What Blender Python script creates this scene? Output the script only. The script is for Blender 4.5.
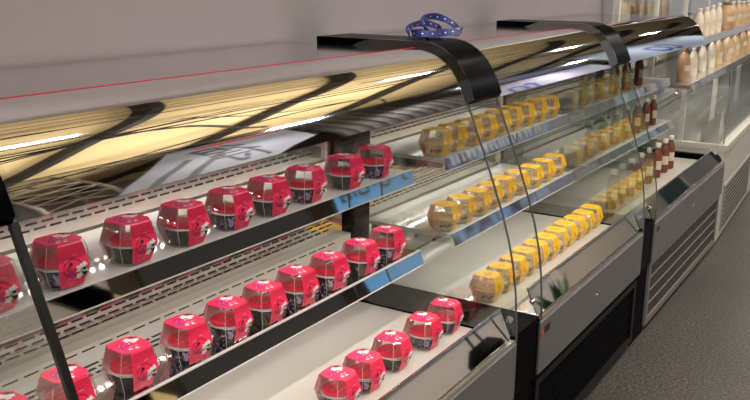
import bpy, bmesh, math, random
from mathutils import Vector, Matrix
random.seed(7)
S = bpy.context.scene
for o in list(bpy.data.objects): bpy.data.objects.remove(o)
COL = S.collection
R = math.radians

# ------------------------------------------------------------------ camera
cam_d = bpy.data.cameras.new('camera'); cam = bpy.data.objects.new('camera', cam_d); COL.objects.link(cam)
yaw, pitch, roll = 1.0102, 0.2531, 0.0096
fw = Vector((math.sin(yaw)*math.cos(pitch), math.cos(yaw)*math.cos(pitch), -math.sin(pitch)))
rt = fw.cross(Vector((0,0,1))).normalized(); up = rt.cross(fw)
r2 = math.cos(roll)*rt + math.sin(roll)*up; u2 = -math.sin(roll)*rt + math.cos(roll)*up
m = Matrix((r2, u2, -fw)).transposed().to_4x4(); m.translation = (0,0,1.6)
cam.matrix_world = m
cam_d.sensor_width = 36; cam_d.lens = 36*858.93/750; cam_d.clip_start = .05; cam_d.clip_end = 120
S.camera = cam

# ------------------------------------------------------------------ world, exposure
w = bpy.data.worlds.new('hall_air'); S.world = w; w.use_nodes = True
bg = w.node_tree.nodes['Background']; bg.inputs[0].default_value = (1.0,.96,.94,1); bg.inputs[1].default_value = .35
S.view_settings.view_transform = 'Standard'; S.view_settings.look = 'None'
S.view_settings.exposure = 0.0; S.view_settings.gamma = 1; S.view_settings.use_curve_mapping = False
S.cycles.transparent_max_bounces = 32

# ------------------------------------------------------------------ ceiling lamps (light only, their fixtures are built below)
LAMPS = [(x, y) for y in (-1.7, 0.2) for x in (-1.2, 2.4, 6.0, 9.6, 13.2, 16.8, 20.4)]
LAMP_Z = 3.55
def area(name, loc, sx, sy, power, col=(1,.965,.93), rot=(0,0,0)):
    l = bpy.data.lights.new(name, 'AREA'); l.shape = 'RECTANGLE'; l.size = sx; l.size_y = sy; l.energy = power; l.color = col
    o = bpy.data.objects.new(name, l); o.location = loc; o.rotation_euler = rot; COL.objects.link(o); return o
for i, (x, y) in enumerate(LAMPS):
    area('ceiling_light_glow', (x, y, LAMP_Z-.035), 0.7, .08, 46)
for x in (0.5, 6.0):      # unseen upward fill lights, added to brighten the ceiling
    area('added_ceiling_fill', (x, -1.1, 2.1), 3.5, 1.0, 165, (1,.95,.88), (R(180),0,0))

# ------------------------------------------------------------------ materials
def srgb(r, g, b):
    f = lambda c: (c/255/12.92) if c/255 <= .04045 else ((c/255+.055)/1.055)**2.4
    return (f(r), f(g), f(b), 1)
def mat(name, col, rough=.5, metal=0, spec=.5, coat=0, noise=None, emit=None, bump=0):
    m = bpy.data.materials.new(name); m.use_nodes = True; nt = m.node_tree; b = nt.nodes['Principled BSDF']
    b.inputs['Base Color'].default_value = col; b.inputs['Roughness'].default_value = rough
    b.inputs['Metallic'].default_value = metal; b.inputs['Specular IOR Level'].default_value = spec
    b.inputs['Coat Weight'].default_value = coat
    if emit: b.inputs['Emission Color'].default_value = col; b.inputs['Emission Strength'].default_value = emit
    if noise:
        sc, col2, lo, hi = noise
        tc = nt.nodes.new('ShaderNodeTexCoord'); n = nt.nodes.new('ShaderNodeTexNoise'); n.inputs['Scale'].default_value = sc; n.inputs['Detail'].default_value = 6
        rp = nt.nodes.new('ShaderNodeValToRGB'); rp.color_ramp.elements[0].position = lo; rp.color_ramp.elements[1].position = hi
        rp.color_ramp.elements[0].color = col; rp.color_ramp.elements[1].color = col2
        nt.links.new(tc.outputs['Object'], n.inputs['Vector']); nt.links.new(n.outputs['Fac'], rp.inputs['Fac']); nt.links.new(rp.outputs['Color'], b.inputs['Base Color'])
        if bump:
            bp = nt.nodes.new('ShaderNodeBump'); bp.inputs['Strength'].default_value = bump; bp.inputs['Distance'].default_value = .004
            nt.links.new(n.outputs['Fac'], bp.inputs['Height']); nt.links.new(bp.outputs['Normal'], b.inputs['Normal'])
    return m
def clear(name, tint, base=.04, gloss=(1,1,1,1), body=None, body_amt=0, gain=.8):
    """clear sheet: transparent tint + reflection that grows towards grazing view"""
    m = bpy.data.materials.new(name); m.use_nodes = True; nt = m.node_tree
    for n in list(nt.nodes): nt.nodes.remove(n)
    out = nt.nodes.new('ShaderNodeOutputMaterial'); tr = nt.nodes.new('ShaderNodeBsdfTransparent'); gl = nt.nodes.new('ShaderNodeBsdfGlossy')
    tr.inputs['Color'].default_value = tint; gl.inputs['Color'].default_value = gloss; gl.inputs['Roughness'].default_value = .02
    lw = nt.nodes.new('ShaderNodeLayerWeight'); lw.inputs['Blend'].default_value = .5
    pw = nt.nodes.new('ShaderNodeMath'); pw.operation = 'POWER'; pw.inputs[1].default_value = 4
    ma = nt.nodes.new('ShaderNodeMath'); ma.operation = 'MULTIPLY_ADD'; ma.inputs[1].default_value = gain; ma.inputs[2].default_value = base
    nt.links.new(lw.outputs['Facing'], pw.inputs[0]); nt.links.new(pw.outputs[0], ma.inputs[0])
    mx = nt.nodes.new('ShaderNodeMixShader'); nt.links.new(ma.outputs[0], mx.inputs[0])
    src = tr
    if body:
        df = nt.nodes.new('ShaderNodeBsdfDiffuse'); df.inputs['Color'].default_value = body
        m2 = nt.nodes.new('ShaderNodeMixShader'); m2.inputs[0].default_value = body_amt
        nt.links.new(tr.outputs[0], m2.inputs[1]); nt.links.new(df.outputs[0], m2.inputs[2]); src = m2
    nt.links.new(src.outputs[0], mx.inputs[1]); nt.links.new(gl.outputs[0], mx.inputs[2]); nt.links.new(mx.outputs[0], out.inputs['Surface'])
    return m
M = dict(
    mirror = mat('polished_steel', (.86,.84,.83,1), .03, 1),
    top    = mat('satin_steel_top', (.66,.61,.64,1), .12, 1),
    steel  = mat('brushed_steel', (.78,.76,.74,1), .22, 1),
    backst = mat('back_steel', (.80,.77,.73,1), .10, 1),
    white  = mat('white_enamel', srgb(200,196,189), .07, 0, .45),
    cream  = mat('off_white_enamel', srgb(205,203,190), .35),
    black  = mat('black_gloss', srgb(5,5,6), .25, 0, .10),
    blackm = mat('black_matte', srgb(13,13,14), .5, 0, .15),
    grey   = mat('grey_panel_paint', srgb(112,110,111), .38, .25, noise=(3, srgb(105,103,105), .35, .7)),
    grill  = mat('grille_grey', srgb(128,124,118), .4, .3),
    slatd  = mat('slat_dark', srgb(52,49,46), .5),
    slatk  = mat('slat_black', srgb(16,16,18), .5, 0, .2),
    slot   = mat('slot_dark', srgb(28,24,22), .8),
    red    = mat('red_line_reflection', srgb(168,20,28), .8, 0, .1),  # colour of the painted red reflection, also of the poster border
    edge   = mat('glass_edge', srgb(78,84,82), .15, 0, .6),
    edgek  = mat('black_edge', srgb(12,12,12), .3),
    led    = mat('led_chip', (1,.955,.90,1), .5, emit=85),
    glass  = clear('case_glass', (.952,.972,.962,1), .062),
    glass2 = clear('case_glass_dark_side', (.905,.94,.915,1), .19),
    dome   = clear('clear_dome', (.97,.96,.96,1), .05, body=(.9,.86,.86,1), body_amt=.02, gain=.8),
    domey  = clear('clear_dome_cream', (.98,.97,.93,1), .05, body=(.95,.90,.78,1), body_amt=.14, gain=.5),
    sleeve = mat('red_paper', srgb(242,42,88), .35, noise=(22, srgb(246,54,100), .4, .7)),
    lid    = mat('red_lid', srgb(226,40,72), .3),
    bowlk  = mat('black_bowl', srgb(24,21,24), .25),
    bowlf  = mat('floral_bowl', srgb(30,22,40), .25, noise=(70, srgb(178,160,205), .55, .62)),
    rim    = mat('pale_rim_and_highlight', srgb(200,196,196), .2),  # bowl rims, and painted highlights on strip and dome edges
    lining = mat('pale_lining', srgb(236,196,196), .7), maroon = mat('print_maroon', srgb(128,12,40), .5),
    pw     = mat('print_white', srgb(240,232,232), .5),
    pk     = mat('print_black', srgb(30,24,26), .5),
    pm     = mat('print_magenta', srgb(178,42,140), .5),
    pp     = mat('print_pink', srgb(246,120,150), .5),
    ysl    = mat('yellow_paper', srgb(248,192,24), .4, noise=(20, srgb(252,204,52), .4, .7)),
    ylid   = mat('cream_lid', srgb(240,222,170), .4),
    ybowl  = mat('cream_bowl', srgb(238,224,194), .4, noise=(60, srgb(206,176,128), .45, .8)),
    yprint = mat('brown_print', srgb(120,74,14), .5),
    tea    = mat('milk_tea', srgb(124,74,58), .22, noise=(14, srgb(108,60,46), .4, .7)),
    cap    = mat('white_cap', srgb(228,226,222), .4),
    label  = mat('cream_label', srgb(214,200,178), .5),
    beige  = mat('beige_bottle', srgb(206,176,136), .35),
    beiged = mat('tan_bottle', srgb(188,152,112), .35),
    milk   = mat('milk_bottle', srgb(226,212,192), .35),
    goldc  = mat('tan_cap', srgb(140,112,76), .4),
    blue   = mat('blue_strap', srgb(16,38,112), .6),
)
for k_ in ('black', 'blackm'): M[k_].node_tree.nodes['Principled BSDF'].inputs['IOR'].default_value = 1.12
# ------------------------------------------------------------------ mesh helpers
class MB:
    def __init__(s): s.v = []; s.f = []
    def add(s, v, f):
        n = len(s.v); s.v += [tuple(p) for p in v]; s.f += [tuple(i+n for i in q) for q in f]; return s
    def box(s, x0,x1,y0,y1,z0,z1):
        v = [(x,y,z) for x in (x0,x1) for y in (y0,y1) for z in (z0,z1)]
        return s.add(v, [(0,1,3,2),(4,6,7,5),(0,4,5,1),(2,3,7,6),(0,2,6,4),(1,5,7,3)])
    def prism_x(s, pts, x0, x1):      # closed (y,z) outline swept along x
        n = len(pts); v = [(x0,)+tuple(p) for p in pts]+[(x1,)+tuple(p) for p in pts]
        return s.add(v, [tuple(range(n)), tuple(range(2*n-1,n-1,-1))]+[(i,(i+n),(i+1)%n+n,(i+1)%n) for i in range(n)])
    def strip(s, A, B):              # closed ring of quads between two open polylines offset (thick band), pts are 3d
        n = len(A); return s.add(list(A)+list(B), [(i,i+1,n+i+1,n+i) for i in range(n-1)])
    def lathe(s, prof, seg=14, cx=0, cy=0):
        v = []; f = []; k = len(prof)
        for i in range(seg):
            a = 2*math.pi*i/seg
            for r, z in prof: v.append((cx+r*math.cos(a), cy+r*math.sin(a), z))
        for i in range(seg):
            j = (i+1) % seg
            for q in range(k-1): f.append((i*k+q, j*k+q, j*k+q+1, i*k+q+1))
        f.append(tuple(i*k+k-1 for i in range(seg))); f.append(tuple(i*k for i in reversed(range(seg))))
        return s.add(v, f)
    def rings(s, rings, cap=(True, True)):
        n = len(rings[0]); k = len(rings); v = [p for r in rings for p in r]; f = []
        for a in range(k-1):
            for i in range(n): f.append((a*n+i, a*n+(i+1)%n, (a+1)*n+(i+1)%n, (a+1)*n+i))
        if cap[0]: f.append(tuple(reversed(range(n))))
        if cap[1]: f.append(tuple(range((k-1)*n, k*n)))
        return s.add(v, f)
    def tube(s, p, r, seg=8):
        P = [Vector(q) for q in p]; rg = []
        for i, c in enumerate(P):
            t = (P[min(i+1,len(P)-1)]-P[max(i-1,0)]).normalized()
            a = t.orthogonal().normalized() if i == 0 else (a - t*a.dot(t)).normalized()
            b = t.cross(a); rg.append([c+r*(math.cos(q)*a+math.sin(q)*b) for q in [2*math.pi*j/seg for j in range(seg)]])
        return s.rings(rg)
    def mesh(s, name, m, smooth=False):
        me = bpy.data.meshes.new(name); me.from_pydata(s.v, [], s.f); me.materials.append(m)
        bm = bmesh.new(); bm.from_mesh(me); bmesh.ops.recalc_face_normals(bm, faces=bm.faces[:]); bm.to_mesh(me); bm.free()
        if smooth:
            for p in me.polygons: p.use_smooth = True
            try: me.set_sharp_from_angle(angle=R(40))
            except Exception: pass
        return me
    def obj(s, name, m, parent=None, smooth=False, kind=None, label=None):
        return link(name, s.mesh(name, m, smooth), parent, kind, label)
def link(name, me, parent=None, kind=None, label=None):
    o = bpy.data.objects.new(name, me); COL.objects.link(o)
    if parent: o.parent = parent
    if kind: o['kind'] = kind
    if label: o['label'] = label
    return o
def thing(name, label, cat, loc=(0,0,0), rz=0, group=None):
    o = bpy.data.objects.new(name, None); o.empty_display_size = .05; COL.objects.link(o); o.location = loc; o.rotation_euler = (0,0,rz)
    o['label'] = label; o['category'] = cat
    if group: o['group'] = group
    return o
def tag(o, label, cat, group=None):
    o['label'] = label; o['category'] = cat
    if group: o['group'] = group
    return o
def kids(o): return [c for c in list(bpy.data.objects) if c.parent == o]
def dup(root, loc, rz, label, group=None):
    r = root.copy(); COL.objects.link(r); r.location = loc; r.rotation_euler = (0,0,rz); r['label'] = label
    if group: r['group'] = group
    for ch in root.children:
        c = ch.copy(); COL.objects.link(c); c.parent = r
        for g in ch.children:
            d = g.copy(); COL.objects.link(d); d.parent = c
    return r
def struct(name, b, m): return b.obj(name, m, kind='structure')

# ------------------------------------------------------------------ setting
floor_m = mat('concrete_floor', srgb(42,39,37), .45, noise=(85, srgb(108,101,95), .40, .74), bump=.1)
nt = floor_m.node_tree; b = nt.nodes['Principled BSDF']; rp = [n for n in nt.nodes if n.type == 'VALTORGB'][0]
n2 = nt.nodes.new('ShaderNodeTexNoise'); n2.inputs['Scale'].default_value = 1.6; n2.inputs['Detail'].default_value = 5
tc = [n for n in nt.nodes if n.type == 'TEX_COORD'][0]; nt.links.new(tc.outputs['Object'], n2.inputs['Vector'])
r3 = nt.nodes.new('ShaderNodeValToRGB'); r3.color_ramp.elements[0].position = .3; r3.color_ramp.elements[1].position = .7
r3.color_ramp.elements[0].color = (.72,.70,.68,1); r3.color_ramp.elements[1].color = (1,1,1,1)
nt.links.new(n2.outputs['Fac'], r3.inputs['Fac'])
mx = nt.nodes.new('ShaderNodeMixRGB'); mx.blend_type = 'MULTIPLY'; mx.inputs[0].default_value = 1
nt.links.new(rp.outputs[0], mx.inputs[1]); nt.links.new(r3.outputs[0], mx.inputs[2]); nt.links.new(mx.outputs[0], b.inputs['Base Color'])
struct('floor', MB().box(-6,36,-6,7,-.05,0), floor_m)
ceil_m = mat('beige_ceiling', srgb(226,200,146), .8)
struct('ceiling', MB().box(-6,36,-6,7,4.3,4.36), ceil_m)
wall_m = mat('mauve_wall', srgb(132,126,128), .6, noise=(1.2, srgb(136,130,134), .3, .7))
# back wall panel with a rounded lower corner at its far end
wb = MB(); prof = [(-6, 0), (5.55, 0)]
struct('wall_back', MB().box(-6,5.72,1.76,1.9,0,4.3), wall_m)
struct('wall_column', MB().box(5.722,6.15,1.765,2.2,0,4.3), mat('column_paint', srgb(186,184,166), .6))
struct('wall_front', MB().box(-6,36,-5.2,-5.0,0,4.3), mat('opposite_wall', srgb(120,108,96), .8))
struct('wall_far', MB().box(6.2,36,4.2,4.4,0,4.3), mat('far_wall', srgb(92,90,82), .7, noise=(1.4, srgb(140,132,118), .4, .65)))

# hall overhead: dark pipes and beams that the polished canopies mirror
dark = mat('dark_pipe', srgb(30,27,25), .6)
for i, (y0, y1, z, r) in enumerate([(-2.6,-2.2,4.0,.035),(-1.9,-2.1,3.9,.02),(-.9,-.5,4.05,.03),(-.1,-.3,3.95,.02),(.5,.8,4.0,.03),(-3.4,-3.3,3.9,.05),(1.3,1.1,4.05,.02)]):
    tag(MB().tube([(-4,y0,z),(4,(y0+y1)/2,z-.03),(34,y1,z)], r, 6).obj('ceiling_pipe', dark), 'dark pipe running along under the beige ceiling', 'pipe', 'dark pipes under the ceiling')
for i, (xa, ya, xb, yb, z) in enumerate([(-2,-2.4,5,-.2,3.95),(1,-3.2,7,-1.2,4.0),(0,.6,6,-1.6,3.9),(4,-.2,10,-2.8,3.95),(6,.4,14,-.8,4.0),(2,-1.0,9,.3,4.02),(8,-2.2,18,-1.0,3.95),(-1,-.8,3,.7,4.0)]):
    pts = [(xa+(xb-xa)*k/10, ya+(yb-ya)*k/10+.25*math.sin(k*.9+i), z-.10*math.sin(math.pi*k/10)) for k in range(11)]
    tag(MB().tube(pts, .018+.008*(i % 3), 6).obj('ceiling_cable', dark), 'dark slack cable strung under the beige ceiling', 'cable', 'dark cables under the ceiling')
for i, x in enumerate([-.6, 1.5, 3.6, 5.7, 7.8, 10.5, 13.5, 16.5, 20, 24]):
    tag(MB().box(x, x+.11, -5, 1.7, 4.08, 4.26).obj('ceiling_beam', dark), 'dark cross beam under the beige ceiling', 'beam', 'dark ceiling beams')
lampm = mat('lamp_housing', srgb(220,220,220), .4)
for i, (x, y) in enumerate(LAMPS):
    t = thing('ceiling_light', 'slim white linear lamp hanging over the aisle', 'lamp', (x, y, LAMP_Z-.03), 0, 'linear ceiling lamps')
    MB().box(-.37,.37,-.055,.055,0,.05).obj('housing', lampm, t)
    MB().tube([(-.3,0,.05),(-.3,0,.75)], .006, 5).obj('rod', dark, t); MB().tube([(.3,0,.05),(.3,0,.75)], .006, 5).obj('rod', dark, t)

# ------------------------------------------------------------------ case cross section (y, z)
ZT = 1.395
def canopy_profile():
    r = .145; a1 = R(56); pts = []
    ye = 1.149; ze = ZT-r*(1-math.cos(a1)); ys = ye+r*math.sin(a1)
    for i in range(15):
        a = a1*i/14; pts.append((ys-r*math.sin(a), ZT-r*(1-math.cos(a))))
    n = 9; y, z = pts[-1]; L = (ze-1.242)/n
    for i in range(n):
        a = R(56+(i+.5)*16/n); dz = L; y -= dz/math.tan(a); z -= dz; pts.append((y, z))
    return pts
CP = canopy_profile(); YS = CP[0][0]
FRONT = [(CP[-1][0],CP[-1][1]), (1.085,1.19), (1.03,1.06), (.981,.93), (.957,.852), (.938,.773), (.926,.691), (.919,.608), (.916,.54)]
def offset(pts, d):
    out = []
    for i, p in enumerate(pts):
        a = Vector(pts[max(i-1,0)]); c = Vector(pts[min(i+1,len(pts)-1)]); t = (c-a).normalized(); nrm = Vector((t.y, -t.x))
        out.append((p[0]+nrm.x*d, p[1]+nrm.y*d))
    return out       # +d goes inwards / down
def band(b, pts, d0, d1, x0, x1):
    A = offset(pts, d0); B = offset(pts, d1); return b.prism_x(A+B[::-1], x0, x1)
def led_bar(parent, x0, x1, y, z):
    bar = MB().box(x0, x1, y-.009, y+.009, z, z+.008).obj('led_bar', M['steel'], parent)
    c = MB(); n = int((x1-x0)/.028)
    for i in range(n):
        x = x0+.014+i*.028; c.add([(x-.005,y-.004,z-.0008),(x+.005,y-.004,z-.0008),(x+.005,y+.004,z-.0008),(x-.005,y+.004,z-.0008)], [(0,3,2,1)])
    c.obj('led_chips', M['led'], bar, kind='stuff')
def slots(parent, x0, x1, rows, y=None, z=None, pitch=.042, ln=.030, h=.0055):
    b = MB(); n = int((x1-x0)/pitch)
    for k, q in enumerate(rows):
        for i in range(n):
            x = x0+i*pitch+(pitch/2 if k % 2 else 0)
            if y is not None: b.box(x, x+ln, y-.0012, y+.004, q, q+h)
            else: b.box(x, x+ln, q, q+h*1.3, z-.004, z+.0008)
    b.obj('slots', M['slot'], parent, kind='stuff')
def shelf(case, x0, x1, yf, z, zback_y, lip=False, lit=True):
    tl = .25 if z > .9 else .36        # the strips lean back so that they face the aisle
    s = MB().box(x0, x1, yf+.004, zback_y, z-.012, z).obj('shelf', M['white'], case)
    if lip: MB().box(x0+.001, x1-.001, yf+.005, yf+.115, z, z+.0015).obj('steel_lip', M['mirror'], s)
    # tilted polished front strip
    MB().prism_x([(yf, z+.004),(yf+.004,z+.004),(yf+.004-.040*tl,z-.036),(yf-.040*tl,z-.036)], x0, x1).obj('front_strip', M['mirror'], s)
    MB().box(x0, x1, yf-.002, yf+.007, z+.004, z+.0065).obj('strip_edge_highlight', M['rim'], s)  # edge made whitish to put its highlight into the colour
    MB().box(x0, x1, yf-.040*tl-.003, yf-.040*tl+.006, z-.0385, z-.0362).obj('strip_edge_highlight', M['rim'], s)  # lower bright line, also a highlight put in as colour
    for x, sg in ((x0, 1), (x1, -1)):
        b = MB(); b.prism_x([(yf+.006,z-.012),(zback_y-.02,z-.012),(zback_y-.02,z-.055),(yf+.10,z-.04),(yf+.006,z-.030)], x+sg*.004, x+sg*.008)
        br = b.obj('bracket', M['steel'], s)
        for yy in (yf+.07, yf+.14):
            MB().lathe([(.0055,0),(.0055,.003)], 8).obj('bolt', M['slot'], s).matrix_local = Matrix.Translation((x+sg*.0035, yy, z-.026)) @ Matrix.Rotation(R(-90*sg), 4, 'Y')
    if lit:
        led_bar(s, x0+.05, x1-.05, yf+(.05 if z > .9 else .15), z-.022)
        if not lip: led_bar(s, x0+.05, x1-.05, zback_y-.012, z+.092)
def make_case(name, label, x0, x1, jl, jr, style, left_edge=.006):
    t = thing(name, label, 'display case', ((x0+x1)/2, 1.3, 0))
    ox = (x0+x1)/2
    def P(b, nm, m, parent=None, **k):
        if parent is None: parent = t
        b.v = [(v[0]-(ox if parent is t else ox), v[1]-1.3, v[2]) for v in b.v] if parent is t else b.v
        return b.obj(nm, m, parent, **k)
    # work in world numbers, then shift everything under the root at the end
    root_parts = []
    top = MB().box(x0, x1, YS, 1.745, ZT-.012, ZT).obj('top_panel', M['top'], t)
    MB().box(x0, x1, YS+.0, YS+.03, ZT, ZT+.0035).obj('red_line_reflection', M['red'], top)  # reflection of a red line, put in as a coloured strip
    can = band(MB(), CP, 0, .006, x0, x1).obj('canopy', M['mirror'], t, smooth=True)
    i0 = 2; band(MB(), CP[i0:i0+2], -.0028, .0, x0, x1).obj('red_line_reflection', M['red'], can)  # second reflected red line, drawn as a thin strip on the curve
    if style != 'bottle': led_bar(can, x0+.05, x1-.05, 1.22, 1.335)
    # ends
    if jr < .001: MB().prism_x([CP[-1],CP[-5],(CP[-1][0]+.05,CP[-1][1]+.004)], x1+.0005, x1+.012).obj('tip_cap', M['black'], t)
    for side, (a, c) in enumerate(((x0-jl, x0), (x1, x1+jr))):
        if c-a < .004: continue
        fr = MB(); prof = [(1.655,ZT)]+CP
        A = offset(prof, -.005); B = offset(prof, .022); B[-1] = (B[-1][0]+.012, B[-1][1]-.004)
        fr.prism_x(A+B[::-1], a+.0005, c-.0005)
        fr.obj('end_cover', M['black'], t, smooth=True)
        lower = MB().box(a+.0005, c-.0005, .921, 1.72, .345, .553)
        lower.obj('end_post', M['black'], t)
        MB().box(a+.0005, c-.0005, .932, 1.70, .0, .3445).obj('end_plinth', M['blackm'], t)
        MB().box(a+.002, c-.002, 1.57, 1.70, .553, ZT-.03).obj('rear_post', M['blackm'], t)
    for x, sg in (((x0, 1), (x1, -1)) if jr > .001 else ((x0, 1),)):
        outline = [(1.60,.5545),(1.60,ZT-.03)]+offset([(1.45,ZT)]+CP, .024)[:-1]+FRONT[0:]
        outline = outline[:-1]+[(.918,.5545)]
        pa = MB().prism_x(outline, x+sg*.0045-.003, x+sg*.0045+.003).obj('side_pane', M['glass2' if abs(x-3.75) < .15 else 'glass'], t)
        e = MB(); ww = left_edge if x == x0 else .005
        A = offset(FRONT, -.0015 if ww < .008 else -.003); B = offset(FRONT, .0025 if ww < .008 else .007)
        e.prism_x(A+B[::-1], x+sg*.0045-ww/2-.0005, x+sg*.0045+ww/2+.0005).obj('pane_edge', M['edgek'] if ww > .008 else M['edge'], pa)
        nu = MB().lathe([(.011,0),(.011,.008),(.006,.012)], 10).obj('pane_bolt', M['mirror'], pa, smooth=True)
        nu.matrix_local = Matrix.Translation((x-sg*.001, .945, .60)) @ Matrix.Rotation(R(-90*sg), 4, 'Y')
    # back
    bp_y = 1.605
    zl = .80
    bk = MB().box(x0+.009, x1-.009, bp_y, bp_y+.015, .553, ZT-.02).obj('back_panel', M['backst'], t)
    slots(bk, x0+.06, x1-.08, [1.052,1.066,1.080,1.094], y=bp_y, h=.0045)
    if style != 'red': slots(bk, x0+.06, x1-.08, [.80,.812,.824,.836], y=bp_y, h=.0042)
    for x, sg in ((x0+.012, 1), (x1-.012, -1)):
        MB().box(min(x,x+sg*.02), max(x,x+sg*.02), bp_y-.012, bp_y-.0005, .56, ZT-.03).obj('slotted_upright', M['steel'], t)
    shelf(t, x0+.012, x1-.012, 1.287, 1.02, bp_y-.013, lit=style != 'bottle')
    sh2 = .765
    shelf(t, x0+.012, x1-.012, 1.249, sh2, bp_y-.013 if style != 'red' else 1.592, lip=(style == 'red'), lit=style != 'bottle')
    if style == 'red':
        rb = MB().prism_x([(1.53,.795),(1.54,.795),(1.54,.95),(1.53,.95)], x0+.04, x1-.04).obj('mirror_back', M['backst'], t)
        slots(rb, x0+.08, x1-.1, [.815,.829,.843], y=1.53, h=.004)
        rl = MB().box(x0+.04, x1-.04, 1.495, 1.535, sh2+.0005, .794).obj('back_rail', M['cream'], t)
        slots(rl, x0+.06, x1-.08, [.782], y=1.495, pitch=.05, ln=.036, h=.003)
        sl = MB().box(x0+.05, x1-.05, 1.40, 1.47, sh2+.0005, sh2+.002).obj('vent_plate', M['white'], t)
        slots(sl, x0+.08, x1-.1, [1.41,1.43,1.45], z=sh2+.002, pitch=.05, ln=.04, h=.006)
    # deck, flap, ledge, front
    if jr < .001: MB().box(x1-.055, x1-.010, 1.031, bp_y-.001, .5485, .58).obj('deck_end_bar', M['black'], t)
    MB().box(x0+.009, x1-.009, 1.03, bp_y-.0005, .50, .548).obj('deck', M['white'], t)
    MB().box(x0+.009, x1-.009, .985, 1.03, .50, .54).obj('air_grille', M['steel'], t)
    fl = MB().prism_x([(.970,.632),(.974,.630),(.937,.548),(.932,.549)], x0+.012, x1-.012).obj('front_flap', M['mirror'], t)
    MB().prism_x([(.9685,.6345),(.9765,.6315),(.9745,.6275),(.9665,.6305)], x0+.012, x1-.012).obj('flap_edge', M['steel'], fl)
    MB().box(x0, x1, .9175, .984, .530, .545).obj('ledge', M['steel'], t)
    gp = MB().box(x0, x1, .915, .935, .348, .5295).obj('front_panel', M['grey'], t)
    for dx in (-.014, .014):
        MB().lathe([(.0055,0),(.0055,.0035),(.003,.005)], 9).obj('screw', M['steel'], gp).matrix_local = Matrix.Translation(((x0+x1)/2+dx, .915, .445+dx*.25)) @ Matrix.Rotation(R(90), 4, 'X')
    bdg = MB().box(x0+.012, x0+.034, .9135, .9149, .478, .498).obj('maker_badge', mat('badge_red', srgb(196,60,44), .4), gp)
    MB().box(x0+.036, x0+.082, .9135, .9149, .482, .506).obj('maker_badge', M['pk'], gp)
    MB().box(x0, x1, .96, 1.72, .06, .347).obj('body', M['blackm'], t)
    gm, sm = (M['slatk'], M['blackm']) if style != 'bottle' else (M['grill'], M['slatd'])
    g = MB(); g0, g1, zb, zt = x0+.012, x1-.012, .028, .322 if style != 'bottle' else .345
    g.box(g0, g0+.03, .923, .945, zb, zt).box(g1-.03, g1, .923, .945, zb, zt).box(g0+.03, g1-.03, .923, .945, zb, zb+.03).box(g0+.03, g1-.03, .923, .945, zt-.025, zt)
    gr = g.obj('grille', gm, t)
    n = 4; hh = (zt-.025-zb-.03)/n
    for i in range(n):
        za = zb+.03+i*hh
        MB().prism_x([(.930,za+.005),(.936,za+hh-.005),(.945,za+hh-.005),(.945,za+.005)], g0+.031, g1-.031).obj('slat', sm, gr)
    for i in range(1, n): MB().box(g0+.031, g1-.031, .925, .934, zb+.03+i*hh-.0022, zb+.03+i*hh+.0022).obj('grille_bar', gm if style == 'bottle' else M['blackm'], gr)
    MB().box(g0+.031, g1-.031, .946, .956, zb+.03, zt-.025).obj('grille_back', gm if style == 'bottle' else M['slatk'], gr)
    for x in (x0+.1, x1-.1):
        MB().lathe([(.02,0),(.02,.06)], 10, x, 1.0).obj('foot', M['blackm'], t); MB().lathe([(.02,0),(.02,.06)], 10, x, 1.62).obj('foot', M['blackm'], t)
    for ch in kids(t):        # shift from world numbers to the root's frame
        ch.location = ch.location - Vector(t.location)
    return t
XA = (.745, 2.274); XB = (2.467, 3.660); XC = (3.850, 5.430); J1 = .0965; J2 = .095
make_case('display_case', 'open refrigerated case nearest the camera, stocked with red dessert cups', XA[0], XA[1], .0975, J1, 'red', .012)
make_case('display_case', 'middle refrigerated case with mirrored canopy, stocked with yellow dessert cups', XB[0], XB[1], J1, J2, 'yellow')
make_case('display_case', 'refrigerated case holding rows of brown bottles, with a grey slatted grille', XC[0], XC[1], J2, .0, 'bottle')
make_case('display_case', 'empty end of a mirrored case just beyond the left edge', -.75, .550, .0, .0975, 'yellow')

# ------------------------------------------------------------------ dessert cups
def octa(a, hw, z, rot=0):
    p = [(hw,-a),(a,-hw),(a,hw),(hw,a),(-hw,a),(-a,hw),(-a,-hw),(-hw,-a)]
    return [(x,y,z) for x,y in p]
LV = [(.0325,.0205,.0), (.0455,.029,.042), (.0355,.023,.083), (.033,.021,.0855)]
def flat(b, cx, cy, pts, place):           # small printed shape: 2d outline placed by a function
    b.add([place(cx+x, cy+y) for x, y in pts], [tuple(range(len(pts)))])
def blob(r, n=8, k=0, q=1):
    n = 20 if k > .2 else n
    return [(q*r*(1+k*math.cos(5*a))*math.cos(a), r*(1+k*math.cos(5*a))*math.sin(a)) for a in [2*math.pi*i/n for i in range(n)]]
def bar(l, h, a=0): return [(x*math.cos(a)-y*math.sin(a), x*math.sin(a)+y*math.cos(a)) for x, y in ((-l,-h),(l,-h),(l,h),(-l,h))]
def on_top(x, y): return (x, y, .0869)
def on_front(x, z):                        # lies on the sleeve's front panel
    if z > .042: y = -.0455+(z-.042)/.041*.010
    else: y = -.0455+(.042-z)/.042*.013
    return (x, y-.0020, z)
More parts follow.
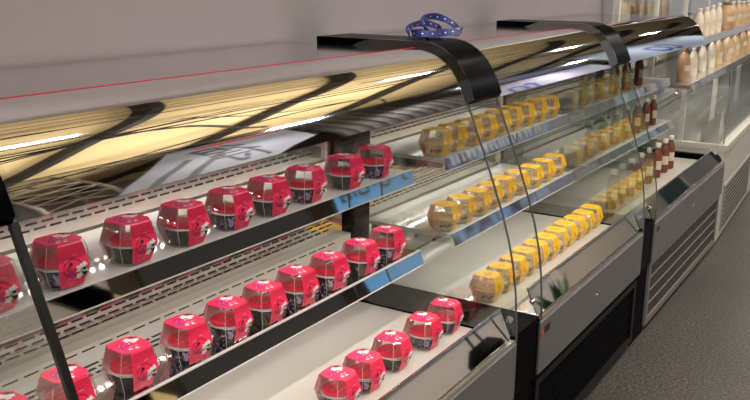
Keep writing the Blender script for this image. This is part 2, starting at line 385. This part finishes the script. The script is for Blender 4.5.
def sleeve_mesh(b):
    e = .0009; fr = []
    prof = [(-.0325,.003,.0205),(-.0455,.042,.029),(-.0355,.083,.023),(-.033,.0855,.021)]
    for sg in (1, -1):                     # front and back panels of the paper sleeve
        V = []
        for off in (e, -.0002):
            for y, z, hw in prof: V += [(-hw-.001, sg*(y-off) , z), (hw+.001, sg*(y-off), z)]
        n = 8; F = []
        for k in range(3): F += [(2*k,2*k+1,2*k+3,2*k+2),(n+2*k,n+2*k+2,n+2*k+3,n+2*k+1),(2*k,2*k+2,n+2*k+2,n+2*k),(2*k+1,n+2*k+1,n+2*k+3,2*k+3)]
        F.append((0,n,n+1,1)); b.add(V, F)
    b.rings([octa(.0338,.0218,.0852), octa(.0338,.0218,.0864)])
def make_cup(kind, label, group, loc):
    t = thing('dessert_cup', label, 'dessert cup', loc, 0, group)
    red = kind != 'yellow'
    if red:
        bw = MB().lathe([(.027,.002),(.0292,.004),(.0375,.036),(.0375,.037)], 16).obj('bowl', M['bowlf' if kind == 'floral' else 'bowlk'], t, smooth=True)
        MB().lathe([(.0375,.0372),(.0412,.0376),(.0415,.0402),(.0385,.041)], 16).obj('rim', M['rim'], bw, smooth=True)
        ld = MB().lathe([(.0385,.0412),(.0378,.047),(.032,.051),(.012,.0522)], 14).obj('lid', M['lid'], t, smooth=True)
    else:
        bw = MB().lathe([(.027,.002),(.0292,.004),(.0378,.036),(.0378,.037)], 16).obj('bowl', M['ybowl'], t, smooth=True)
        p = MB()
        for ang, r0, l, a in ((200,.0345,.010,.5),(214,.0345,.006,-.9),(226,.0345,.009,.9),(188,.0345,.005,1.2),(240,.0345,.006,.2)):
            ph = R(ang)
            def place(u, v, ph=ph, r0=r0): return ((r0+.0015)*math.cos(ph+u/r0), (r0+.0015)*math.sin(ph+u/r0), .020+v)
            flat(p, 0, 0, bar(l, .0013, a), place)
        p.obj('bowl_print', M['pk'], bw, kind='stuff')
        MB().lathe([(.0378,.0372),(.0412,.0376),(.0415,.0402),(.0385,.041)], 16).obj('rim', M['ylid'], bw, smooth=True)
        ld = MB().lathe([(.0385,.0412),(.0378,.047),(.032,.051),(.012,.0522)], 14).obj('lid', M['ylid'], t, smooth=True)
    pr = MB()
    for i in range(5): flat(pr, -.016+.008*(i % 3), -.012+.011*(i//3), bar(.0032,.0011,.35*(i % 3)), lambda x, y: (x*1.5, y*1.5, .0527))
    pr.obj('lid_print', M['pp'] if red else M['yprint'], ld, kind='stuff')
    MB().rings([octa(*LV[0]), octa(*LV[1]), octa(*LV[2]), octa(*LV[3])], cap=(True, True)).obj('clear_dome', M['dome' if red else 'domey'], t)
    de = MB(); Q = [octa(*l) for l in LV]
    for i in range(8):
        de.tube([Q[1][i], Q[1][(i+1) % 8]], .0007, 3)
        if i not in (0, 7, 3, 4): de.tube([Q[0][i], Q[1][i], Q[2][i]], .0006, 3)
    de.obj('dome_edge_highlights', M['rim'] if red else M['ylid'], t, kind='stuff')  # highlights of the facet edges, put in as pale threads
    sb = MB(); sleeve_mesh(sb); sl = sb.obj('paper_sleeve', M['sleeve' if red else 'ysl'], t)
    ln = MB(); ln.add([(-.0205,.0322,.003),(.0205,.0322,.003),(.029,.0451,.042),(-.029,.0451,.042),(.023,.0351,.083),(-.023,.0351,.083),
        (-.0205,.0318,.003),(.0205,.0318,.003),(.029,.0447,.042),(-.029,.0447,.042),(.023,.0347,.083),(-.023,.0347,.083)],
        [(0,1,2,3),(3,2,4,5),(7,6,9,8),(8,9,11,10),(0,6,7,1),(4,10,11,5),(0,3,9,6),(3,5,11,9),(1,7,8,2),(2,8,10,4)]).obj('sleeve_lining', M['lining'] if red else M['ylid'], sl)
    if red:
        p = MB()
        for i in range(12):
            a = 2*math.pi*i/12; flat(p, -.003+.018*math.cos(a), .042+.016*math.sin(a), bar(.0052,.0007,a+math.pi/2), on_front)
        p.obj('sleeve_print', M['maroon'], sl, kind='stuff')
        p = MB()
        for i in range(9):
            a = R(40)+R(280)*i/8; flat(p, -.010+.011*math.cos(a), .0+.018*math.sin(a), bar(.0055,.0013,a+math.pi/2), on_top)
        p.obj('sleeve_print', M['pm'], sl, kind='stuff')
        p = MB()                           # white blossoms and dashes
        for cx, cy, r in ((.010,.016,.0085),(.022,.008,.0065),(.014,.003,.0055),(-.012,-.020,.0045),(.0,-.024,.004)): flat(p, cx, cy, blob(r,12,.22), on_top)
        for cx, cy, l, a in ((-.004,-.013,.004,.2),(.006,-.014,.003,-.1),(-.019,.004,.003,.8),(.002,.002,.0035,.5)): flat(p, cx, cy, bar(l,.0012,a), on_top)
        for cx, cy, r in ((.010,.038,.0078),(.019,.031,.0065),(.010,.024,.0062),(.018,.044,.0050)): flat(p, cx, cy, blob(r,12,.25), on_front)
        p.obj('sleeve_print', M['pw'], sl, kind='stuff')
        p = MB()
        for cx, cy, r in ((.022,.020,.0052),(.027,.014,.0038)): flat(p, cx, cy, blob(r,10,.15), on_top)
        for cx, cy, r in ((.0185,.0365,.0035),(.021,.026,.0042),(.016,.029,.0022),(-.006,.050,.0030)): flat(p, cx, cy, blob(r,10,.15), lambda x, z: (lambda q: (q[0], q[1]-.0004, q[2]))(on_front(x, z)))
        for q in (-.4,.1,.6): flat(p, -.010, .046, [(x+.004*q, y) for x, y in bar(.007,.0006,1.1+q)], on_front)
        p.obj('sleeve_print', M['pk'], sl, kind='stuff')
        p = MB()
        for cx, cy, l, a in ((-.012,.006,.009,.5),(-.008,-.004,.008,.3),(-.020,-.006,.006,1.3)): flat(p, cx, cy, bar(l,.0022,a), on_top)
        flat(p, -.006, .030, blob(.0050,10,.2), on_front)
        p.obj('sleeve_print', M['pm'], sl, kind='stuff')
        p = MB()
        for cx, cy, l, a in ((-.010,.021,.006,.1),(.002,.018,.004,.1),(-.014,.057,.005,.3),(.004,.064,.005,.0)): flat(p, cx, cy, bar(l,.0012,a), on_front)
        for i in range(4): flat(p, -.004, .008+i*.0022, bar(.007,.0004,0), on_front)
        p.obj('sleeve_print', M['pp'], sl, kind='stuff')
    else:
        p = MB()
        for cx, cy, l, a in ((-.008,.0,.009,.4),(.004,.002,.007,-.6),(.010,-.006,.006,.9),(-.002,-.010,.007,0),(-.012,.012,.005,.2),(.002,.013,.006,.3)): flat(p, cx, cy, bar(l,.0011,a), on_top)
        for cx, cy, l, a in ((-.004,.050,.009,.1),(-.004,.056,.007,.1),(0,.045,.008,.1)): flat(p, cx, cy, bar(l,.0009,a), on_front)
        p.obj('sleeve_print', M['yprint'], sl, kind='stuff')
        p = MB(); flat(p, .004, .026, blob(.0085,14), on_front); p.obj('sleeve_label', M['pw'], sl)
        p = MB(); flat(p, .004, .026, bar(.005,.0011,.6), lambda x, z: (lambda q: (q[0], q[1]-.0005, q[2]))(on_front(x, z)))
        flat(p, .005, .024, bar(.005,.0011,-.5), lambda x, z: (lambda q: (q[0], q[1]-.0005, q[2]))(on_front(x, z))); p.obj('sleeve_print', M['pk'], sl, kind='stuff')
    return t
ORD = ['first','second','third','fourth','fifth','sixth','seventh','eighth','ninth','tenth','eleventh','twelfth']
proto = {}
def cup_row(kinds, xs, y, z, where, color, group, jit=.004):
    n = len(xs)
    for i, x in enumerate(xs):
        k = kinds[i % len(kinds)] if isinstance(kinds, list) else kinds
        bowl = {'plain':'plain black bowl', 'floral':'floral dark bowl', 'yellow':'cream bowl'}[k]
        lab = '%s cup, %s, %s from left %s' % (color, bowl, ORD[i], where)
        loc = (x, y+random.uniform(-jit,jit), z); rz = R(random.uniform(-7,7))
        if k not in proto: proto[k] = make_cup(k, lab, group, loc); o = proto[k]; o.rotation_euler = (0,0,rz)
        else: o = dup(proto[k], loc, rz, lab, group)
        if k == 'yellow' : o.scale = (1.08,1.08,1.05)
        else: o.scale = (1.1,1.1,1.05)
ZS, ZM, ZD = 1.0205, .7670, .5485
cup_row(['floral','floral','plain','plain','floral','plain','floral','plain','floral'], [.852,1.007,1.179,1.334,1.486,1.633,1.788,1.973,2.138], 1.346, ZS, 'on upper shelf of red cup case', 'red', 'red cups on the upper shelf')
cup_row(['plain','plain','plain','floral','floral','plain','floral','floral','plain','floral'], [.83,.968,1.128,1.286,1.425,1.559,1.699,1.845,1.997,2.154], 1.306, ZM, 'on lower shelf of red cup case', 'red', 'red cups on the lower shelf')
cup_row(['plain','floral','plain','floral','plain'], [1.63,1.751,1.899,2.071,2.210], 1.13, ZD, 'on deck of red cup case', 'red', 'red cups on the deck')
cup_row('yellow', [2.53,2.650,2.770,2.890,3.012,3.143,3.274,3.405,3.54], 1.346, ZS, 'on upper shelf of yellow cup case', 'yellow', 'yellow cups on the upper shelf')
cup_row('yellow', [2.53,2.650,2.770,2.890,3.012,3.143,3.280,3.415,3.549], 1.307, ZM-.0015, 'on lower shelf of yellow cup case', 'yellow', 'yellow cups on the lower shelf')
cup_row('yellow', [2.522+.1065*i for i in range(11)], 1.135, ZD, 'on deck of yellow cup case', 'yellow', 'yellow cups on the deck', .002)

# ------------------------------------------------------------------ bottles
def tea_bottle(label, group, loc):
    t = thing('tea_bottle', label, 'bottle', loc, 0, group)
    b = MB().lathe([(.020,0),(.0245,.004),(.025,.02),(.0235,.06),(.025,.10),(.0245,.118),(.017,.14),(.0115,.152),(.0115,.160)], 16).obj('body', M['tea'], t, smooth=True)
    MB().lathe([(.0125,.160),(.0135,.162),(.0135,.180),(.012,.182)], 14).obj('cap', M['cap'], t, smooth=True)
    lb = MB(); n = 8
    lb.rings([[(r*math.cos(R(185+i*12)), r*math.sin(R(185+i*12)), z) for i in range(n)]+[((r-.0015)*math.cos(R(185+i*12)), (r-.0015)*math.sin(R(185+i*12)), z) for i in reversed(range(n))] for r, z in ((.0254,.045),(.0254,.092))])
    lb.obj('bottle_label', M['label'], t)
    return t
tp = None
def tea_row(xs, y, z, where, group, sc=1.0):
    global tp
    for i, x in enumerate(xs):
        lab = 'brown bottle, white cap, %s from left %s' % (ORD[i], where); loc = (x, y, z); rz = R(random.uniform(-15,15))
        if tp is None: tp = tea_bottle(lab, group, loc); o = tp
        else: o = dup(tp, loc, rz, lab, group)
        o.scale = (sc, sc, sc)
tea_row([4.02,4.25,4.49,4.71,4.95], 1.346, ZS, 'on upper shelf of bottle case', 'brown bottles on the upper shelf', 1.0)
tea_row([4.04,4.25,4.45,4.65,4.85,5.03,5.19], 1.31, ZM-.0015, 'on lower shelf of bottle case', 'brown bottles on the lower shelf', .96)
tea_row([3.94,4.08,4.24,4.41,4.57,4.74,4.90,5.03], 1.15, ZD, 'on deck of bottle case', 'brown bottles on the deck', 1.05)

# ------------------------------------------------------------------ white case at the end of the row
U4 = thing('display_case', 'white glass fronted refrigerated case at the far right, with beige and white bottles', 'display case', (5.47,.93,0), R(2.2))
wp = mat('warm_white_paint', srgb(196,190,180), .4)
L4 = 5.2
def u4(b, nm, m, par=U4, **k): return b.obj(nm, m, par, **k)
u4(MB().box(0,.03,.0,.80,.02,.60), 'end_panel', M['cream'])
fp = u4(MB().box(.03,L4,.0,.03,.02,.585), 'front_panel', wp)
u4(MB().box(.03,L4,.03,.80,.02,.40), 'body', wp)
u4(MB().box(.03,L4,.05,.72,.40,.43), 'deck', M['white'])
for nm, bx in (('rim', (-.005,L4,-.012,.045,.60,.635)), ('rim', (-.005,.04,.045,.80,.60,.635)), ('rim', (.04,L4,.74,.80,.60,.635))): u4(MB().box(*bx), nm, M['cream'])
u4(MB().box(.03,.05,.05,.72,.43,.60), 'deck_liner', M['white']); u4(MB().box(.05,L4,.72,.735,.43,.60), 'deck_liner', M['white'])
g = u4(MB().box(.14,1.35,-.008,-.0005,.06,.36), 'vent_grille', mat('vent_grey', srgb(150,147,140), .5), fp)
s4 = MB()
for i in range(22):
    for k in range(9): s4.box(.17+i*.053, .17+i*.053+.038, -.0095,-.0085, .085+k*.03, .085+k*.03+.012)
s4.obj('vent_slots', M['slot'], fp, kind='stuff')
for i in range(3):                                   # glass boxes sunk in the deck
    u4(MB().box(.25+i*.9,1.0+i*.9,.18,.19,.43,.70), 'divider_pane', M['glass'])
postm = mat('white_post', srgb(205,203,196), .35)
for i in range(5):
    x = .06+i*1.1
    u4(MB().box(x,x+.035,.72,.755,.635,1.9), 'post', postm)
    if i < 4: u4(MB().box(x+.036,x+1.099,.735,.741,.66,1.88), 'back_pane', M['glass'])
u4(MB().box(.0,L4,.72,.755,1.88,1.92), 'top_rail', postm)
u4(MB().box(.012,.018,.02,.70,.64,.93), 'side_pane', M['glass'])
u4(MB().box(.03,L4,.012,.018,.636,1.08), 'front_pane', M['glass'])
u4(MB().box(.018,.026,.010,.018,.636,1.10), 'front_post', M['steel']); u4(MB().box(1.75,1.758,.0,.008,.636,1.10), 'front_post', M['steel'])
for x in (.032, 1.2, 2.4): u4(MB().box(x,x+.03,.26,.29,.43,.95), 'shelf_post', postm)
for z, yf, x0 in ((.98,.24,.03),(1.235,.27,.03)):
    s = u4(MB().box(x0,L4,yf+.004,.70,z-.022,z-.002), 'shelf', M['steel'])
    u4(MB().prism_x([(yf,z+.008),(yf+.004,z+.008),(yf-.006,z-.036),(yf-.010,z-.036)], x0, L4), 'front_strip', M['mirror'], s)
    for i in range(4): u4(MB().box(.06+i*1.1,.075+i*1.1,.695,.72,z-.05,z-.002), 'bracket', postm, s)
    led_bar(s, x0+.1, 3.4, yf+.1, z-.034)  # unseen LED bar, added to brighten the white case
def milk_bottle(label, group, loc, m, capm, w, h, name='milk_bottle'):
    t = thing(name, label, 'bottle', loc, 0, group); r = w/2
    MB().lathe([(r*.85,0),(r,.012),(r,h*.55),(r*.86,h*.70),(r*.5,h*.84),(r*.38,h*.88),(r*.38,h*.91)], 18).obj('body', m, t, smooth=True)
    MB().lathe([(r*.45,h*.91),(r*.47,h*.92),(r*.47,h*.985),(r*.42,h)], 14).obj('cap', capm, t, smooth=True)
    lb = MB(); n = 6
    lb.rings([[(q*math.cos(R(200+i*12)), q*math.sin(R(200+i*12)), z) for i in range(n)]+[((q-.0015)*math.cos(R(200+i*12)), (q-.0015)*math.sin(R(200+i*12)), z) for i in reversed(range(n))] for q, z in ((r+.0006,h*.30),(r+.0006,h*.48))])
    lb.obj('bottle_label', M['label'], t); return t
def on4(x, y, z): return U4.location + Matrix.Rotation(R(2.2), 3, 'Z') @ Vector((x, y, z))
LOW = [(.31,'t',.083,.205),(.63,'m',.062,.19),(.98,'m',.062,.20),(1.36,'m',.062,.21),(1.66,'b',.075,.205),(2.12,'b',.11,.20),(2.56,'b',.08,.20),(2.99,'t',.09,.205),(3.39,'b',.09,.205),(3.83,'t',.09,.205)]
UPP = [(.70,'m',.062,.19),(.96,'m',.062,.19),(1.20,'m',.062,.20),(1.46,'m',.065,.21),(1.85,'t',.13,.21),(2.15,'b',.075,.21),(2.46,'b',.075,.21),(2.75,'b',.075,.20),(3.05,'b',.075,.205),(3.36,'b',.075,.205)]
for rows, z, nm in ((LOW,.9785,'lower'),(UPP,1.2335,'upper')):
    for i, (x, k, w_, h_) in enumerate(rows):
        m_, c_, word = {'t':(M['beiged'],M['goldc'],'tan'),'m':(M['milk'],M['cap'],'milk white'),'b':(M['beige'],M['cap'],'beige')}[k]
        milk_bottle('%s bottle, %s from left on %s shelf of far white case' % (word, ORD[i], nm), 'bottles on the %s shelf of the white case' % nm, on4(x, .345, z), m_, c_, w_, h_)

# ------------------------------------------------------------------ blue lanyard on the canopy
def ribbon(b, pts, wdt, th=.0015):
    P = [Vector(p) for p in pts]; rg = []
    for i, c in enumerate(P):
        t = (P[min(i+1,len(P)-1)]-P[max(i-1,0)]).normalized(); n = Vector((0,0,1)); tw = .5*math.sin(i*.5)
        side = t.cross(n).normalized(); upv = (n*math.cos(tw)+side*math.sin(tw)); s2 = t.cross(upv).normalized()
        rg.append([c+upv*wdt/2+s2*th, c+upv*wdt/2-s2*th, c-upv*wdt/2-s2*th, c-upv*wdt/2+s2*th])
    b.rings(rg); return rg
ly = thing('lanyard', 'bunched blue lanyard with white lettering lying on the canopy of the red cup case', 'lanyard', (2.505,1.35,1.4165))
def loop(cx, cy, rx, ry, z, a0, a1, rot, n=18, dz=0):
    o = []
    for i in range(n+1):
        a = R(a0+(a1-a0)*i/n); x, y = rx*math.cos(a), ry*math.sin(a); c, s = math.cos(rot), math.sin(rot)
        o.append((cx+c*x-s*y, cy+s*x+c*y, z+dz*math.sin(math.pi*i/n)))
    return o
wt = MB()
for args in ((-.055,-.01,.055,.03,.010,20,320,.2,16,.004),(.035,.0,.065,.03,.010,-10,200,-.15,18,.040),(.02,-.015,.085,.022,.009,150,380,.05,18,.004),(-.01,.02,.085,.022,.010,-20,170,.1,16,.022)):
    b = MB(); rg = ribbon(b, loop(*args), .018); b.obj('strap', M['blue'], ly)
    for i in range(1, len(rg)-2, 2):
        for e in (0, 1):
            a, c = rg[i], rg[i+1]; q = [(a[3-3*e if e == 0 else 1]).copy()]
            s0 = (rg[i][0]-rg[i][1]).normalized()*.0006*(1 if e == 0 else -1)
            pa, pb = (rg[i][0], rg[i][3]) if e == 0 else (rg[i][1], rg[i][2]); pc, pd = (rg[i+1][0], rg[i+1][3]) if e == 0 else (rg[i+1][1], rg[i+1][2])
            m1, m2 = pa.lerp(pb,.42)+s0, pa.lerp(pb,.58)+s0; m3, m4 = pc.lerp(pd,.58)+s0, pc.lerp(pd,.42)+s0
            wt.add([m1, m2, m1.lerp(m4,.0)+(m3-m2)*.35+(m2-m1), m1+(m4-m1)*.35], [(0,1,2,3)])
wt.obj('strap_lettering', M['pw'], ly, kind='stuff')
ly.scale = (1.4,1.4,1.25)
MB().lathe([(.006,0),(.008,.004),(.008,.018),(.004,.022)], 10, .055, -.03).obj('clip', M['steel'], ly, smooth=True)

# ------------------------------------------------------------------ booths across the aisle, which the polished steel mirrors
def panel(name, label, cat, x0, x1, z0, z1, m, y=-2.4, th=.04):
    t = thing(name, label, cat, ((x0+x1)/2, y, z0)); w = (x1-x0)/2
    MB().box(-w, w, -th, 0, 0, z1-z0).obj('board', m, t)
    fr = MB(); fr.box(-w-.012,-w-.0005,-th-.01,.006,0,z1-z0+.012).box(w+.0005,w+.012,-th-.01,.006,0,z1-z0+.012).box(-w-.0005,w+.0005,-th-.01,.006,z1-z0+.0005,z1-z0+.012)
    fr.obj('board_frame', dark, t); return t
def words(t, txt, size, x, z, m, name='lettering', spin=0):
    c = bpy.data.curves.new(name, 'FONT'); c.body = txt; c.size = size; c.extrude = .004; c.align_x = 'CENTER'; c.align_y = 'CENTER'
    o = bpy.data.objects.new(name, c); o.data.materials.append(m); COL.objects.link(o); o.parent = t
    bpy.context.view_layer.update(); me = bpy.data.meshes.new_from_object(o.evaluated_get(bpy.context.evaluated_depsgraph_get()))
    bpy.data.objects.remove(o); o = link(name, me, t, kind='stuff'); me.materials.clear(); me.materials.append(m)
    o.rotation_euler = (R(90), spin, R(180)); o.location = (x, .008, z); return o
pg = mat('poster_grey', srgb(92,94,100), .6, noise=(.6, srgb(118,124,138), .35, .7)); ink = mat('poster_ink', srgb(40,40,44), .6)
pbl = mat('panel_blue', srgb(96,160,220), .5); pnv = mat('panel_navy', srgb(26,34,66), .5, noise=(4, srgb(120,156,214), .42, .6))
pwh = mat('panel_white', srgb(226,222,216), .5); plb = mat('panel_ice', srgb(186,206,232), .5); pbk = mat('panel_black', srgb(24,22,22), .5)
pgr = mat('panel_taupe', srgb(150,143,134), .6); ptl = mat('panel_teal', srgb(70,104,102), .5); ltb = mat('letter_blue', srgb(34,58,170), .5)
panel('booth_partition', 'taupe booth panel across the aisle from the red cup case', 'partition', 2.0, 3.85, .02, 2.2, pgr)
panel('booth_partition', 'black booth panel across the aisle below the grey poster', 'partition', 4.16, 6.25, .95, 2.2, pbk)
panel('booth_partition', 'narrow straw coloured booth partition between the taupe and black ones', 'partition', 3.90, 4.10, .95, 2.2, mat('panel_straw', srgb(206,186,132), .5)).rotation_euler = (0, -.95, 0)
t = thing('poster', 'large slanted grey hanging sign with dark diagonal stripes and one character', 'poster', (5.25,-2.45,2.25))
b = MB(); P5 = [(-1.42,0),(.15,0),(1.45,.75),(1.55,1.75),(.0,1.75)]
b.add([(x,-.04,z) for x, z in P5]+[(x,0,z) for x, z in P5], [(0,1,2,3,4),(9,8,7,6,5)]+[(k,k+5,(k+1)%5+5,(k+1)%5) for k in range(5)]).obj('board', pg, t)
words(t, '得', .62, .35, .85, ink).scale = (1.1, 2.0, 1)
for x in (-.55,-.15):
    st = MB().box(-.045,.045,.001,.004,-.62,.62).obj('stripe', ink, t); st.location = (x, 0, .62); st.rotation_euler = (0, .75, 0)
MB().box(.25,1.5,.001,.005,1.58,1.66).obj('red_border', M['red'], t)
panel('booth_partition', 'black booth partition high up beside the metal lattice truss', 'partition', 2.5, 3.35, 2.25, 3.7, pbk)
t = panel('banner', 'blue banner with dark brush lettering across the aisle', 'banner', 6.65, 8.2, .98, 1.75, pbl)
words(t, '小心地滑', .36, 0, .36, ink)
def counter(label, x0, x1, m, mt):
    t = thing('booth_counter', label, 'counter', ((x0+x1)/2, -2.2, 0)); w = (x1-x0)/2
    MB().box(-w,w,-.18,.22,.0,.86).obj('cabinet', m, t); MB().box(-w-.02,w+.02,-.183,.25,.8605,.90).obj('worktop', mt, t); return t
counter('white booth counter across the aisle below the blue banner', 4.0, 8.4, pwh, pwh)
panel('booth_partition', 'dark blue booth panel with white scrawl across the aisle', 'partition', 8.5, 12.6, .95, 1.7, pnv)
t2 = [o for o in bpy.data.objects if o.get('label') == 'dark blue booth panel with white scrawl across the aisle'][0]
words(t2, 'wwwmmwwm', .5, 0, .36, pwh)
counter('cream booth counter across the aisle below the dark blue panel', 8.6, 12.8, mat('counter_cream', srgb(214,206,190), .5), pwh)
panel('booth_partition', 'black ribbed booth panel across the aisle beside the grey poster', 'partition', 6.9, 10.5, 2.1, 4.0, pbk)
t3 = [o for o in bpy.data.objects if o.get('label') == 'black ribbed booth panel across the aisle beside the grey poster'][0]
for i in range(12): MB().box(-1.6+i*.28,-1.5+i*.28,.0005,.02,.05,1.8).obj('rib', mat('rib_grey', srgb(52,45,40), .5) if i == 0 else bpy.data.materials['rib_grey'], t3)
t = panel('banner', 'wide pale lilac banner with blue lettering across the aisle', 'banner', 10.6, 15.6, 2.05, 4.1, mat('banner_lilac', srgb(196,190,204), .6), y=-2.5)
words(t, 'to', 1.3, -1.4, .7, ltb); words(t, 'mmmmm mmmm mmmmm mmm', .34, .8, 1.5, ink)
t = panel('banner', 'ice blue banner with large blue letters hanging over the far aisle', 'banner', 11.2, 17.5, 1.85, 3.6, plb, y=-1.0)
words(t, 'to', 1.7, -.4, .75, ltb)
panel('booth_partition', 'ice blue booth panel with a round letter across the aisle', 'partition', 15.6, 20, .95, 1.75, plb)
t4 = [o for o in bpy.data.objects if o.get('label') == 'ice blue booth panel with a round letter across the aisle'][0]
words(t4, 'o', 1.0, -.4, .45, ltb)
counter('teal booth counter across the aisle from the bottle case', 13.0, 14.1, ptl, ptl)
counter('white booth counter across the aisle from the bottle case', 14.2, 16.4, pwh, pwh)
counter('black booth counter at the far end across the aisle', 16.5, 18.6, pbk, pbk)
# black bag and leafy plant standing by those counters
bg_ = thing('bag', 'black bag standing before the white booth counter', 'bag', (5.6,-1.4,0)); b = MB()
b.rings([octa(.16,.10,0), octa(.18,.13,.3), octa(.14,.10,.62), octa(.08,.05,.7)]); b.obj('body', M['blackm'], bg_); MB().tube([(-.08,0,.68),(-.06,0,.86),(.06,0,.86),(.08,0,.68)], .012, 6).obj('handle', M['blackm'], bg_)
pl = thing('potted_plant', 'dark leafy plant in a black pot by the cream counter', 'plant', (6.9,-1.35,0)); MB().lathe([(.12,0),(.17,.3),(.17,.34)], 14).obj('pot', M['blackm'], pl)
lfm = mat('leaf_green', srgb(40,74,46), .4)
for i in range(26):
    a = i*2.4; e = .3+.9*((i*7) % 10)/10; L = .35+.2*((i*3) % 5)/5; q = Vector((math.cos(a)*math.cos(e), math.sin(a)*math.cos(e), math.sin(e))); sd = Vector((-math.sin(a), math.cos(a), 0))*.045; o = Vector((0,0,.36))
    MB().add([o, o+q*L*.5+sd, o+q*L, o+q*L*.5-sd, o+q*L*.5+Vector((0,0,.012))], [(0,1,4),(1,2,4),(2,3,4),(3,0,4),(0,3,2,1)]).obj('leaf', lfm, pl)
# grey lattice truss above the taupe panel
tr = thing('lattice_truss', 'grey metal lattice truss above the taupe booth panel', 'truss', (3.85,-2.75,2.25)); tm = mat('truss_grey', srgb(140,134,124), .35, .8)
for x in (-.35,.35):
    for y in (-.2,.2): MB().tube([(x,y,0),(x,y,2.0)], .028, 8).obj('truss_chord', tm, tr)
for k in range(6):
    for y in (-.2,.2):
        MB().tube([(-.35,y,k*.33),(.35,y,k*.33+.33)], .014, 6).obj('truss_brace', tm, tr); MB().tube([(.35,y,k*.33),(-.35,y,k*.33+.33)], .014, 6).obj('truss_brace', tm, tr)

# ------------------------------------------------------------------ glazed cabinet behind, beyond the end of the wall
bc = thing('glass_cabinet', 'tall glazed shelving cabinet behind the far white case', 'cabinet', (7.2,2.5,0)); 
MB().box(0,8,.35,.40,0,2.6).obj('back_board', mat('cabinet_back', srgb(58,62,56), .6, noise=(2.5, srgb(104,100,86), .42, .66)), bc)
for i in range(9): MB().box(i-.02,i+.02,-.02,.349,0,2.6).obj('upright', postm if i % 2 else M['blackm'], bc)
for z in (.35,.75,1.0,1.62,2.1):
    for i in range(8): MB().box(i+.021,i+.979,.0,.348,z-.02,z).obj('shelf', M['steel'], bc)
for i in range(8): MB().box(i+.021,i+.979,-.012,-.006,0,2.6).obj('pane', M['glass'], bc)
crt = mat('carton_tan', srgb(190,156,108), .7)
for i, (x, w_, h_, z) in enumerate([(8.35,.34,.20,.75),(8.75,.30,.21,.75),(9.35,.5,.2,.75),(10.3,.4,.22,.75),(11.3,.5,.2,.75),(9.4,.4,.28,.35),(10.5,.5,.28,.35),(12.4,.5,.2,.75)]):
    c = thing('carton', 'tan carton in the glazed cabinet, %s from left' % ORD[i], 'carton', (x,2.66,z+.0005), 0, 'cartons in the glazed cabinet')
    MB().box(-w_/2,w_/2,-.1,.1,0,h_).obj('box_body', crt, c); MB().box(-w_/2,w_/2,-.02,.02,h_+.0002,h_+.0015).obj('tape', M['label'], c)
for i in range(10):
    x = 8.15+i*.34 + (.1 if i > 1 else 0)
    milk_bottle('pale bottle in the glazed cabinet above the cartons, %s from left' % ORD[i], 'bottles in the glazed cabinet', (x,2.62,1.0005), M['milk'] if i % 3 else M['beige'], M['cap'], .06, .14)
